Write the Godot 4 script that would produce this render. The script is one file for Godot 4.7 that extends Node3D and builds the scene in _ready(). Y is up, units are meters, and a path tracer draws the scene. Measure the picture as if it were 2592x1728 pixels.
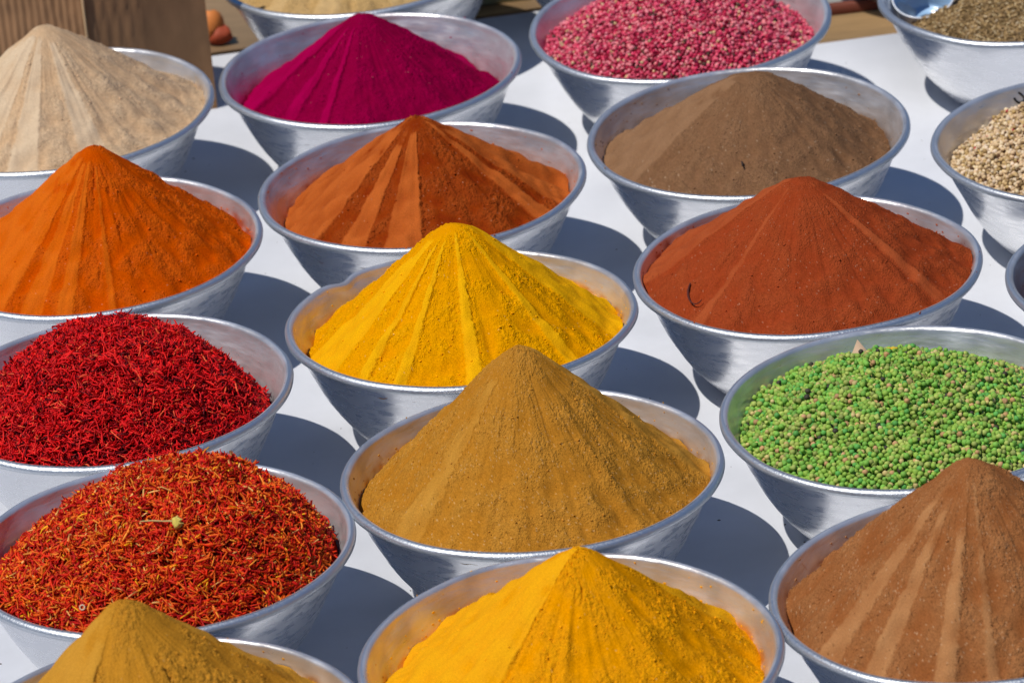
extends Node3D
# A market table of aluminium bowls heaped with spices, in hard sun. y = 0 is the white table top.

const RIM_H := 0.1386          # height of the rim's tube above the table
const RIM_R := 0.195           # radius of the rim's tube centre line
const TUBE := 0.0049
const WALL: Array = [0.100, 0.1175, 0.131, 0.1425, 0.152, 0.160, 0.167, 0.1735, 0.1795, 0.1853, 0.1905]

# x, z, rim radius, tilt along x, tilt along z
const BOWLS := {
	"magenta": [-0.1527, -5.1544, 0.1941, 0.0049, -0.0137],
	"tan": [-0.1649, -5.5650, 0.1952, 0.0206, -0.0065],
	"pink": [0.2553, -5.2295, 0.1953, 0.0150, -0.0400],
	"brown": [0.3107, -4.8245, 0.1949, 0.0083, -0.0349],
	"white": [0.7232, -4.7115, 0.1965, 0.0021, -0.0152],
	"cumin": [0.7178, -5.2378, 0.1961, 0.0092, -0.0037],
	"cream": [-0.5569, -5.1047, 0.1979, 0.0093, -0.0392],
	"orange": [-0.4862, -4.6402, 0.1989, 0.0068, -0.0199],
	"rust": [-0.0927, -4.7441, 0.1954, 0.0049, -0.0115],
	"turmeric": [-0.0550, -4.3407, 0.1945, -0.0067, 0.0178],
	"red": [0.3408, -4.4051, 0.1953, 0.0008, -0.0038],
	"saffron": [-0.4397, -4.2253, 0.1941, 0.0007, -0.0035],
	"green": [0.4094, -4.0121, 0.1962, 0.0017, -0.0089],
	"mustard": [0.0089, -3.9390, 0.1960, -0.0071, 0.0086],
	"safflower": [-0.3728, -3.8353, 0.1940, -0.0017, 0.0074],
	"yellow": [0.0301, -3.5357, 0.1985, -0.0057, -0.0130],
	"cinnamon": [0.4237, -3.6025, 0.1958, 0.0243, 0.0020],
	"ochre": [-0.3603, -3.4354, 0.1986, 0.0094, 0.0055],
	"edge": [0.7526, -4.2997, 0.1958, -0.0010, 0.0077],
	"far_left": [0.2230, -5.6300, 0.1950, 0.0, 0.0],
	"far_right": [0.6350, -5.6750, 0.1950, 0.0, 0.0],
}
const BOWL_LABELS := {
	"magenta": "aluminium bowl holding the magenta powder, its inner wall stained pink",
	"tan": "aluminium bowl of pale tan powder at the far edge of the table",
	"pink": "aluminium bowl filled with crushed pink peppercorns",
	"brown": "aluminium bowl holding the dull brown rounded powder heap",
	"white": "aluminium bowl of pale round seeds with black marker inside",
	"cumin": "aluminium bowl of greenish brown cumin seeds holding a blue cup",
	"cream": "aluminium bowl of cream powder in front of the cardboard carton",
	"orange": "aluminium bowl holding the bright orange grooved cone of powder",
	"rust": "aluminium bowl holding the rust brown cone with pressed stripes",
	"turmeric": "dented aluminium bowl holding the striped golden turmeric cone",
	"red": "aluminium bowl holding the brick red powder with a curled stem",
	"saffron": "aluminium bowl filled with dark red saffron threads",
	"green": "aluminium bowl filled with green peppercorns",
	"mustard": "aluminium bowl holding the grainy mustard brown powder cone",
	"safflower": "aluminium bowl filled with orange and red safflower petals",
	"yellow": "aluminium bowl holding the lumpy yellow powder in front",
	"cinnamon": "aluminium bowl holding the cinnamon brown cone with pale stripes",
	"ochre": "aluminium bowl with the ochre cone in front of the safflower",
	"edge": "aluminium bowl of dark powder beside the brick red powder bowl",
	"far_left": "shaded aluminium bowl behind the bowl of pink peppercorns",
	"far_right": "aluminium bowl on the wooden board behind the cumin bowl",
}

# a powder heap: apex (dx, height over the rim, dz), contact with the wall [degrees, millimetres under the rim ...],
# hollow (concave flank) and tip rounding, smooth pressed strips [from, to ...] in degrees, cracks [degrees, width, depth mm], colours rough and smooth, roughness mm
const HEAPS := {
	"turmeric": {"apex": [0.0005, 0.1159, 0.0], "at": [177, -32, 198, -31.6, 214, -27.5, 310, -18, 328, -22, 348, -22.6, 360, -20, 50, -14, 130, -15], "hollow": 0.10, "tip": 0.12,
		"strips": [-210, -181, 147.5, 151.5, 129, 132.5, 112, 116, 83, 89, 43, 48.5, -70, 13.4], "cracks": [], "rough": Color8(238, 158, 8), "smooth": Color8(253, 186, 16), "mm": 1.25, "flecks": 0.0015, "facet": 2.6,
		"label": "golden turmeric cone with narrow pressed stripes from tip to rim"},
	"mustard": {"apex": [-0.0042, 0.1420, 0.0], "at": [226, -21, 214, -21, 194, -23.4, 180, -23, 324, -23, 335, -21.7, 343, -20.9, 357, -15, 30, -14, 90, -12, 150, -16], "hollow": 0.10, "tip": 0.10,
		"strips": [-60, 7, 133, 143], "cracks": [17, 5.0, 3.0], "wave": 3.0, "ribs": 4.5, "stripe": 0.3, "rough": Color8(188, 126, 40), "smooth": Color8(210, 154, 66), "mm": 1.15, "flecks": 0.012, "facet": 2.0,
		"label": "grainy mustard brown spice cone, tallest in the middle of the table"},
	"yellow": {"apex": [0.0146, 0.1131, 0.0], "at": [235, -26, 219, -33, 205, -33.5, 192, -30, 309, -25, 316, -31, 329, -20, 338, -22.7, 352, -23.5, 1, -28, 60, -16, 120, -16, 160, -24], "hollow": 0.16, "tip": 0.12,
		"strips": [128, 230, -80, -20], "cracks": [88, 2.5, 2.2, 60, 5.0, 1.2], "ribs": 4.0, "rough": Color8(240, 156, 10), "smooth": Color8(250, 178, 26), "mm": 1.45, "flecks": 0.001, "facet": 1.6,
		"label": "lumpy yellow powder heap with a blunt tip at the front"},
	"cinnamon": {"apex": [0.0050, 0.1366, 0.0], "at": [246, -16.5, 225, -17, 211, -25, 198, -14, 188, -16, 180, -28, 300, -20, 0, -18, 90, -12, 150, -18], "hollow": 0.02, "tip": 0.10,
		"strips": [145.5, 154.5, 127, 134.5, 103.5, 110, 90.5, 93.5], "cracks": [], "rough": Color8(154, 94, 52), "smooth": Color8(190, 136, 88), "stripe": 0.5, "wave": 1.6, "fade": 0.5, "ribs": 3.0, "mm": 1.35, "flecks": 0.012, "facet": 1.4,
		"label": "cinnamon brown powder cone with pale pressed stripes down its side"},
	"ochre": {"apex": [-0.0153, 0.1513, 0.0], "at": [298, -12, 307, -17, 318, -13.6, 0, -16, 90, -12, 180, -20, 240, -18], "hollow": 0.08, "tip": 0.075,
		"strips": [120, 260, -60, -30], "cracks": [57, 3.5, 4.0], "ribs": 3.0, "rough": Color8(204, 140, 42), "smooth": Color8(214, 154, 56), "mm": 1.5, "flecks": 0.001, "facet": 1.5,
		"label": "smooth ochre powder cone with a dark crack, in front of safflower"},
	"orange": {"apex": [0.0167, 0.1288, 0.0], "at": [318, -20.8, 334, -13.7, 349, -13, 352, -11.8, 40, -12, 90, -12, 180, -22, 250, -20], "hollow": 0.14, "tip": 0.085,
		"strips": [124, 250, 108, 117, 95, 101, 78.7, 81.0], "cracks": [86, 2.6, 3.0, 68, 2.2, 3.0, 58, 2.0, 1.6], "ribs": 3.5, "rough": Color8(206, 80, 8), "smooth": Color8(226, 110, 24), "mm": 1.1, "flecks": 0.001, "facet": 1.6,
		"label": "bright orange powder cone with deep radial grooves"},
	"rust": {"apex": [0.0009, 0.0898, 0.0], "at": [325, -32, 334, -35, 347, -24.6, 354, -30, 221, -29, 205, -35, 190, -39, 181, -42, 150, -30, 90, -18, 30, -20], "hollow": 0.06, "tip": 0.09,
		"strips": [142.5, 230, 117, 129, 91, 107, 26, 35, -60, 17], "cracks": [90, 1.6, 1.5], "rough": Color8(142, 52, 14), "smooth": Color8(198, 102, 44), "mm": 1.9, "flecks": 0.003, "facet": 2.6,
		"label": "rust brown powder cone with wide pale pressed stripes"},
	"red": {"apex": [-0.0024, 0.1088, 0.0], "at": [216, -7, 200, -10.7, 186, -9.7, 334, -19.7, 352, -7.8, 5, -5, 90, -8, 270, -20], "hollow": 0.06, "tip": 0.115,
		"strips": [38, 43, 136, 140, 180, 225], "cracks": [], "ribs": 3.0, "rough": Color8(158, 66, 34), "smooth": Color8(176, 86, 48), "mm": 0.55, "flecks": 0.004, "facet": 1.2,
		"label": "brick red powder heap with a fine even surface"},
	"brown": {"apex": [0.0078, 0.0773, 0.0], "at": [231, -31, 208, -27, 192, -28, 305, -32, 325, -32.6, 343, -35.7, 4, -35, 90, -18, 150, -22], "hollow": -0.02, "tip": 0.19,
		"strips": [150, 215], "cracks": [], "rough": Color8(132, 96, 68), "smooth": Color8(154, 117, 86), "mm": 0.8, "flecks": 0.006, "facet": 0.6,
		"label": "dull brown powder heap with a broad rounded top"},
	"magenta": {"apex": [-0.0048, 0.0790, 0.0], "at": [216, -41, 196, -39, 188, -38, 304, -43, 321, -47.5, 334, -55.6, 346, -49, 20, -34, 90, -22, 150, -28], "hollow": 0.02, "tip": 0.10,
		"strips": [131, 137, 111.5, 116, -70, -14, 160, 230], "cracks": [45, 9.0, 2.5], "ribs": 4.0, "rough": Color8(140, 0, 56), "smooth": Color8(172, 0, 76), "mm": 1.15, "flecks": 0.0005, "facet": 3.0,
		"label": "vivid magenta powder cone with a soft ridge"},
	"cream": {"apex": [-0.0030, 0.1185, 0.0], "at": [307, -21, 325, -18.5, 339, -7.4, 349, -9, 40, -12, 90, -12, 180, -20, 240, -20], "hollow": 0.20, "tip": 0.12,
		"strips": [118, 240, 95, 108, 64, 76], "cracks": [110, 2.0, 1.6, 80, 2.0, 1.8, 48, 2.0, 1.4], "ribs": 5.0, "rough": Color8(214, 178, 138), "smooth": Color8(228, 202, 168), "mm": 0.7, "flecks": 0.0005, "facet": 1.6,
		"label": "pale cream powder cone in front of the cardboard carton"},
	"tan": {"apex": [0.0, 0.085, 0.0], "at": [0, -22, 90, -12, 180, -22, 270, -25], "hollow": 0.08, "tip": 0.12,
		"strips": [60, 75, 100, 112, 130, 141], "cracks": [82, 2.0, 1.5], "ribs": 5.0, "rough": Color8(196, 160, 104), "smooth": Color8(212, 178, 124), "mm": 0.9, "flecks": 0.002, "facet": 1.5,
		"label": "pale tan powder heap at the far edge of the table"},
	"edge": {"apex": [0.0, 0.02, 0.0], "at": [0, -30, 90, -30, 180, -42, 270, -30], "hollow": 0.0, "tip": 0.2,
		"strips": [], "cracks": [], "rough": Color8(70, 48, 36), "smooth": Color8(86, 60, 44), "mm": 0.8, "flecks": 0.002, "facet": 0.5,
		"label": "dark brown powder in the bowl beside the brick red powder"},
	"far_left": {"apex": [0.0, 0.05, 0.0], "at": [0, -30, 90, -30, 180, -40, 270, -30], "hollow": 0.0, "tip": 0.15,
		"strips": [], "cracks": [], "rough": Color8(120, 92, 50), "smooth": Color8(140, 108, 62), "mm": 0.8, "flecks": 0.002, "facet": 0.5,
		"label": "brown powder in the bowl behind the pink peppercorns"},
}
# beds of loose pieces: the same shape rules, domed
const BEDS := {
	"saffron": {"apex": [0.000, 0.0730, 0.0], "at": [340, -44.5, 352, -38, 30, -26, 90, -14, 150, -24, 200, -34, 270, -36], "hollow": -0.62, "tip": 0.32, "bump": 4.0},
	"safflower": {"apex": [0.044, 0.0800, -0.01], "at": [336, -20.4, 345, -19, 354, -20, 40, -14, 90, -12, 150, -18, 211, -27, 270, -30], "hollow": -0.55, "tip": 0.34, "bump": 4.0},
	"green": {"apex": [0.010, 0.0300, -0.02], "at": [243, -18, 228, -17, 215, -16.5, 201, -20, 188, -24, 268, -21, 293, -29, 310, -26, 0, -22, 90, -14, 150, -18], "hollow": -0.6, "tip": 0.35, "bump": 3.5},
	"pink": {"apex": [0.0, 0.0520, 0.0], "at": [190, -17, 209, -23.5, 311, -33, 335, -32.6, 351, -32, 40, -18, 90, -14, 150, -14], "hollow": -0.45, "tip": 0.30, "bump": 3.0},
	"white": {"apex": [0.02, 0.0380, 0.01], "at": [238, -20, 223, -30, 206, -29.5, 186, -25.5, 150, -20, 90, -14, 0, -24, 300, -24], "hollow": -0.4, "tip": 0.30, "bump": 2.5},
	"cumin": {"apex": [0.07, 0.0200, 0.0], "at": [205, -58, 235, -62, 180, -40, 150, -24, 90, -14, 0, -24, 300, -40], "hollow": -0.35, "tip": 0.30, "bump": 2.5},
}

var n_big := FastNoiseLite.new()
var n_mid := FastNoiseLite.new()
var n_fine := FastNoiseLite.new()
var n_clump := FastNoiseLite.new()
var rng := RandomNumberGenerator.new()
var used := {}
var m := {}

# ---------------------------------------------------------------- small helpers
func numbered(called: String) -> String:
	var n: int = used.get(called, 0)
	used[called] = n + 1
	return called if n == 0 else "%s_%03d" % [called, n]

func tag(o: Node, label: String, category := "", group := "", kind := "") -> void:
	if label: o.set_meta("label", label)
	if category: o.set_meta("category", category)
	if group: o.set_meta("group", group)
	if kind: o.set_meta("kind", kind)

func mesh_node(called: String, mesh: Mesh, mat: Material, parent: Node) -> MeshInstance3D:
	var o := MeshInstance3D.new()
	o.name = numbered(called) if parent == self else called
	o.mesh = mesh
	if mat: o.material_override = mat
	parent.add_child(o, true)
	return o

func thing(called: String, label: String, category: String, at: Vector3, group := "") -> Node3D:
	var o := Node3D.new()
	o.name = numbered(called)
	add_child(o, true)
	o.position = at
	tag(o, label, category, group)
	return o

func lin(c: Color) -> Color:
	return c.srgb_to_linear()

func noise_tex(freq: float, oct: int, normal := false, strength := 4.0, lo := 0.0, hi := 1.0, seed_ := 1, type := FastNoiseLite.TYPE_SIMPLEX_SMOOTH) -> NoiseTexture2D:
	var n := FastNoiseLite.new()
	n.seed = seed_
	n.noise_type = type
	n.frequency = freq
	n.fractal_octaves = oct
	var t := NoiseTexture2D.new()
	t.width = 512
	t.height = 512
	t.seamless = true
	t.noise = n
	if normal:
		t.as_normal_map = true
		t.bump_strength = strength
	else:
		var g := Gradient.new()
		g.set_color(0, Color(lo, lo, lo))
		g.set_color(1, Color(hi, hi, hi))
		t.color_ramp = g
	return t

func array_mesh(v: PackedVector3Array, n: PackedVector3Array, idx: PackedInt32Array, c := PackedColorArray(), uv := PackedVector2Array()) -> ArrayMesh:
	var a := []
	a.resize(Mesh.ARRAY_MAX)
	a[Mesh.ARRAY_VERTEX] = v
	a[Mesh.ARRAY_NORMAL] = n
	a[Mesh.ARRAY_INDEX] = idx
	if c.size(): a[Mesh.ARRAY_COLOR] = c
	if uv.size(): a[Mesh.ARRAY_TEX_UV] = uv
	var me := ArrayMesh.new()
	me.add_surface_from_arrays(Mesh.PRIMITIVE_TRIANGLES, a)
	return me

func grid_normals(v: PackedVector3Array, rows: int, cols: int, wrap: bool) -> PackedVector3Array:
	# row i runs along the profile, column j round it
	var n := PackedVector3Array()
	n.resize(v.size())
	for i in rows:
		var up := maxi(i - 1, 0) * cols
		var dn := mini(i + 1, rows - 1) * cols
		var row := i * cols
		for j in cols:
			var l: int = (j - 1 + cols) % cols if wrap else maxi(j - 1, 0)
			var r: int = (j + 1) % cols if wrap else mini(j + 1, cols - 1)
			n[row + j] = (v[row + r] - v[row + l]).cross(v[dn + j] - v[up + j]).normalized()
	return n

# ---------------------------------------------------------------- bowls
func tilt_of(b: Array) -> Basis:
	var up := Vector3(-b[3], 1.0, -b[4]).normalized()
	var x := Vector3(1, b[3], 0).normalized()
	x = (x - up * x.dot(up)).normalized()
	return Basis(x, up, x.cross(up))

func wob(seed_: int, ca: float, sa: float, y: float) -> float:
	var k := clampf(y / RIM_H, 0.0, 1.0)
	return (n_big.get_noise_3d(ca * 0.022 + seed_ * 3.1, sa * 0.022, y * 0.3) * 0.0022 + n_big.get_noise_3d(ca * 0.05, sa * 0.05 + seed_ * 1.7, y) * 0.0014) * k

func lathe(prof: Array, segs: int, seed_: int, stain: Color, dent: float, wobble := 1.0, at := []) -> ArrayMesh:
	var v := PackedVector3Array()
	var c := PackedColorArray()
	var uv := PackedVector2Array()
	var idx := PackedInt32Array()
	var cols := segs + 1
	var run := 0.0
	for i in prof.size():
		var p: Vector3 = prof[i]           # radius, height, 1 on the inside
		if i: run += Vector2(p.x, p.y).distance_to(Vector2(prof[i - 1].x, prof[i - 1].y))
		for j in cols:
			var a := TAU * float(j % segs) / segs
			var ca := cos(a)
			var sa := sin(a)
			var k := clampf(p.y / RIM_H, 0.0, 1.0)
			var w := wob(seed_, ca, sa, p.y) * wobble
			var y := p.y + n_big.get_noise_3d(ca * 0.03, sa * 0.03 + seed_ * 5.3, 0.4) * 0.0018 * k * k * wobble
			if dent > -900.0:
				var d := wrapf(rad_to_deg(a) - dent, -180.0, 180.0)
				w -= 0.0065 * exp(-d * d / 26.0) * k * k * k
				y -= 0.0035 * exp(-d * d / 20.0) * k * k * k
			var r := p.x + (w if p.x > 0.02 else 0.0)
			v.append(Vector3(ca * r, y, sa * r))
			uv.append(Vector2(float(j) / segs, run * 2.2))
			var tint := Color(1, 1, 1)
			if p.z > 0.5:
				var spot := n_mid.get_noise_3d(ca * 0.05 + seed_, sa * 0.05, p.y * 0.6)
				var s := clampf(0.55 + 1.6 * spot, 0.0, 1.0) * 0.14
				if at.size():
					var over := p.y - RIM_H - contact(at, rad_to_deg(a))
					s = maxf(s, clampf(exp(-maxf(over, 0.0) / 0.0045) * (0.75 + 1.5 * spot), 0.0, 0.85))
				tint = tint.lerp(stain, s)
				var dull := 1.0 - 0.20 * clampf(0.35 + 2.0 * n_big.get_noise_3d(ca * 0.12 + seed_, sa * 0.12, p.y), 0.0, 1.0)
				tint = Color(tint.r * dull, tint.g * dull, tint.b * dull)
			c.append(tint)
	var rows := prof.size()
	for i in rows - 1:
		for j in segs:
			var q := i * cols + j
			idx.append_array([q, q + 1, q + cols, q + 1, q + cols + 1, q + cols])
	# normals with the seam column treated as closed
	var n := PackedVector3Array()
	n.resize(v.size())
	for i in rows:
		for j in cols:
			var l: int = i * cols + (j - 1 + segs) % segs
			var r2: int = i * cols + (j + 1) % segs
			var t := v[mini(i + 1, rows - 1) * cols + j] - v[maxi(i - 1, 0) * cols + j]
			var nn := t.cross(v[r2] - v[l])
			n[i * cols + j] = nn.normalized() if nn.length() > 1e-12 else Vector3(0, 1 if prof[i].z > 0.5 else -1, 0)
	return array_mesh(v, n, idx, c, uv)

func bowl(key: String) -> void:
	var b: Array = BOWLS[key]
	var o := thing("aluminium_bowl", BOWL_LABELS[key], "bowl", Vector3(b[0], 0, b[1]), "aluminium bowls of spice on the table")
	o.basis = tilt_of(b)
	# keep the rim centre over its measured place
	o.position -= o.basis * Vector3(0, RIM_H, 0) - Vector3(0, RIM_H, 0)
	var k: float = b[2] / RIM_R
	var seed_ := key.hash() % 977
	var stain := Color(1, 1, 1)
	var at := []
	if HEAPS.has(key):
		stain = lin(HEAPS[key].smooth)
		at = HEAPS[key].at
	var prof := [Vector3(0, 0.002, 0), Vector3(0.06, 0.002, 0), Vector3(0.092, 0.0015, 0), Vector3(0.096, 0.0, 0)]
	for i in 21:
		var f := i * 0.5
		var w: float = lerpf(WALL[int(f)], WALL[mini(int(f) + 1, 10)], f - int(f))
		prof.append(Vector3(w * k, maxf(RIM_H * i / 20.0, 0.002), 0))
	prof.append(Vector3(0.1936 * k, RIM_H + 0.0008, 0))
	var inner := []
	for i in 7:
		var a := deg_to_rad(92.0 + 13.0 * i)
		inner.append(Vector3((RIM_R - 0.0009) * k + cos(a) * 0.0052, RIM_H + sin(a) * 0.0052, 1))
	for i in range(1, 51):
		var f := (50 - i) * 0.2
		var w: float = lerpf(WALL[int(f)], WALL[mini(int(f) + 1, 10)], f - int(f))
		inner.append(Vector3((w - 0.0016) * k, maxf(RIM_H * (50 - i) / 50.0, 0.0045), 1))
	inner.append(Vector3(0.08, 0.0042, 1))
	inner.append(Vector3(0, 0.0042, 1))
	# the two sides meet in a knife edge that the rim's roll covers
	var dent := -135.4 if key == "turmeric" else -999.0
	mesh_node("bowl_wall", lathe(prof, 144, seed_, stain, dent), m.metal, o)
	mesh_node("inner_wall", lathe(inner, 160, seed_, stain, dent, 1.0, at), m.inside, o)
	var roll := []
	for i in 17:
		var a := TAU * i / 16.0
		roll.append(Vector3((RIM_R - 0.0009) * k - cos(a) * TUBE, RIM_H - sin(a) * TUBE, 0))
	mesh_node("rolled_rim", lathe(roll, 180, seed_, Color.WHITE, dent), m.rim, o)

# ---------------------------------------------------------------- heaps
func wall_radius(y: float) -> float:      # inner wall, y measured from the rim
	var s := clampf((y + RIM_H) / RIM_H, 0.0, 1.0) * 10.0
	var i := mini(int(s), 9)
	return lerpf(WALL[i], WALL[i + 1], s - i) - 0.0016

func contact(at: Array, deg: float) -> float:
	# periodic, smooth between the given angles; metres under the rim
	var list := []
	for i in range(0, at.size(), 2):
		list.append([fposmod(at[i], 360.0), at[i + 1]])
	list.sort_custom(func(p, q): return p[0] < q[0])
	var d := fposmod(deg, 360.0)
	for i in list.size():
		var p: Array = list[i]
		var q: Array = list[(i + 1) % list.size()]
		var span := fposmod(q[0] - p[0], 360.0)
		var w := fposmod(d - p[0], 360.0)
		if w <= span and span > 0.0:
			return lerpf(p[1], q[1], smoothstep(0.0, 1.0, w / span)) * 0.001
	return list[0][1] * 0.001

func heap_angles(fine: bool) -> PackedFloat32Array:
	# closer together on the side that the photograph shows
	var a := PackedFloat32Array()
	var back := 90 if fine else 60
	var front := 480 if fine else 300
	for i in back: a.append(deg_to_rad(-150.0 + 120.0 * i / back))
	for i in front: a.append(deg_to_rad(-30.0 + 240.0 * i / front))
	return a

func profile(d: Dictionary, u: float) -> float:
	return 1.0 - u - d.hollow * u * (1.0 - u)

func tip_u(t: float, e: float) -> float:
	return (sqrt(t * t + e * e) - e) / (sqrt(1.0 + e * e) - e)

func powder(key: String) -> MeshInstance3D:
	var d: Dictionary = HEAPS[key]
	var b: Array = BOWLS[key]
	var k: float = b[2] / RIM_R
	var ap := Vector3(d.apex[0], d.apex[1], d.apex[2])
	var fine: bool = not key in ["tan", "edge", "far_left", "cream", "brown"]
	var angles := heap_angles(fine)
	var NA := angles.size()
	var NR := 185 if fine else 120
	var off: float = float(key.hash() % 613)
	# strips -> a table of smoothness round the heap, and of bulge between strips
	var soft := PackedFloat32Array()
	var bulge := PackedFloat32Array()
	soft.resize(1440)
	bulge.resize(1440)
	var edges := []
	for i in range(0, d.strips.size(), 2):
		edges.append([d.strips[i], d.strips[i + 1]])
	for i in 1440:
		var deg := i * 0.25
		var s := 0.0
		var near := 40.0
		for e in edges:
			var mid: float = (e[0] + e[1]) * 0.5
			var half: float = (e[1] - e[0]) * 0.5
			var dd := absf(wrapf(deg - mid, -180.0, 180.0)) - half
			s = maxf(s, 1.0 - smoothstep(-0.6, 0.9, dd))
			near = minf(near, maxf(dd, 0.0))
		soft[i] = s
		bulge[i] = smoothstep(0.0, 1.3, near) * (1.0 - 0.65 * smoothstep(2.0, 13.0, near)) if edges.size() else 0.0
	var v := PackedVector3Array()
	var c := PackedColorArray()
	var kind := PackedFloat32Array()
	v.resize(NA * NR)
	c.resize(NA * NR)
	kind.resize(NA * NR)
	var rough := lin(d.rough)
	var smooth_c := lin(d.smooth)
	var fleck := smooth_c.lerp(Color(0.85, 0.7, 0.5), 0.22)
	var e_: float = d.tip
	var hollow: float = d.hollow
	var mm: float = d.mm * 0.001
	var facet: float = d.facet * 0.001
	var flecks: float = d.flecks
	var ribs: float = d.get("ribs", 1.6) * 0.001
	var fade: float = d.get("fade", 0.22)
	var stripe: float = d.get("stripe", 0.62)
	var norm := sqrt(1.0 + e_ * e_) - e_
	var cx := PackedFloat32Array()
	var cy := PackedFloat32Array()
	var cz := PackedFloat32Array()
	for j in NA:
		var deg := rad_to_deg(angles[j])
		var yc := contact(d.at, deg) + n_big.get_noise_2d(angles[j] * 0.08 + off, 3.0) * 0.006 + n_mid.get_noise_2d(angles[j] * 0.05 + off, 9.0) * 0.0015
		var r := wall_radius(yc) * k + wob(key.hash() % 977, cos(angles[j]), sin(angles[j]), yc + RIM_H)
		cx.append(cos(angles[j]) * r)
		cy.append(yc)
		cz.append(sin(angles[j]) * r)
	rng.seed = key.hash()
	for i in NR:
		var t := 0.003 + 0.998 * pow(float(i) / (NR - 1), 0.93)
		var u := (sqrt(t * t + e_ * e_) - e_) / norm
		var f := 1.0 - u - hollow * u * (1.0 - u)
		var grow := smoothstep(0.05, 0.45, t)
		for j in NA:
			var x := ap.x + (cx[j] - ap.x) * t
			var z := ap.z + (cz[j] - ap.z) * t
			var y := cy[j] + (ap.y - cy[j]) * f
			var nb := n_big.get_noise_2d(x + off, z)
			var nm := n_mid.get_noise_2d(x + off, z - off)
			var nf := n_fine.get_noise_2d(x - off, z + off)
			var q := int((rad_to_deg(angles[j]) + 360.0 + (nm * 1.3 + nf * 0.5) * (1.3 - t) * d.get("wave", 1.0)) * 4.0) % 1440
			var s := soft[q] * smoothstep(0.03, fade, t + nm * 0.1 + nb * 0.3)
			var patch := clampf(0.66 + nb * 2.2 + nm * 0.5, 0.08, 1.5)
			y += nb * 0.0042 * (0.4 + t)
			y -= facet * bulge[q] * grow * (1.0 - 0.35 * t)
			y += ribs * n_mid.get_noise_2d(angles[j] * 0.034 + off, t * 0.0035) * grow * (1.0 - 0.5 * t)
			var pit := maxf(nm - 0.22, 0.0)
			y += (1.0 - s) * patch * (nm * mm * 1.3 + nf * mm * 0.5 - pit * mm * 3.0 - (0.62 + n_clump.get_noise_2d(x + off, z)) * mm * 1.9) + s * (nm * 0.00018)
			for q2 in range(0, d.cracks.size(), 3):
				var dd: float = wrapf(rad_to_deg(angles[j]) - d.cracks[q2] + nb * 5.0 + nm * 1.6, -180.0, 180.0) / (d.cracks[q2 + 1] * 0.55)
				if absf(dd) < 3.0:
					y -= exp(-dd * dd) * d.cracks[q2 + 2] * 0.001 * smoothstep(0.06, 0.25, t) * (1.0 - 0.4 * t) * clampf(0.7 + nb * 2.0, 0.2, 1.2)
			v[i * NA + j] = Vector3(x, y + RIM_H, z)
			var col := rough.lerp(smooth_c, clampf(s * stripe + nb * 0.4 + 0.22, 0.0, 1.0))
			var shade := 1.0 + nf * 0.12 + rng.randf_range(-0.13, 0.13) * (1.15 - s)
			if rng.randf() < flecks * (1.2 - s):
				col = fleck
			elif rng.randf() < flecks * 0.25:
				shade = 0.35
			kind[i * NA + j] = maxf(s, smoothstep(0.55, 0.25, patch))
			c[i * NA + j] = Color(col.r * shade, col.g * shade, col.b * shade)
	var loose := PackedInt32Array()
	var pressed := PackedInt32Array()
	for i in NR - 1:
		for j in NA:
			var p := i * NA + j
			var p2 := i * NA + (j + 1) % NA
			if kind[p] > 0.5: pressed.append_array([p, p + NA, p2, p2, p + NA, p2 + NA])
			else: loose.append_array([p, p + NA, p2, p2, p + NA, p2 + NA])
	var n := grid_normals(v, NR, NA, true)
	for i in n.size():
		if n[i].y < 0.0: n[i] = -n[i]
	var me := ArrayMesh.new()
	for e in [[loose, m.powder_loose], [pressed, m.powder]]:
		if e[0].size() == 0: continue
		var arr := []
		arr.resize(Mesh.ARRAY_MAX)
		arr[Mesh.ARRAY_VERTEX] = v
		arr[Mesh.ARRAY_NORMAL] = n
		arr[Mesh.ARRAY_COLOR] = c
		arr[Mesh.ARRAY_INDEX] = e[0]
		me.add_surface_from_arrays(Mesh.PRIMITIVE_TRIANGLES, arr)
		me.surface_set_material(me.get_surface_count() - 1, e[1])
	var o := mesh_node("spice_heap", me, null, self)
	tag(o, d.label, "spice heap", "powdered spices heaped in bowls")
	o.basis = tilt_of(b)
	o.position = Vector3(b[0], 0, b[1]) - (o.basis * Vector3(0, RIM_H, 0) - Vector3(0, RIM_H, 0))
	lumps(key, o, v, n, c, kind, NA, NR, d.mm)
	# crumbs of the powder stuck to the inner wall and the rim
	if key != "far_left" and key != "edge":
		crumbs(key, o, d, k)
	return o

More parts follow.
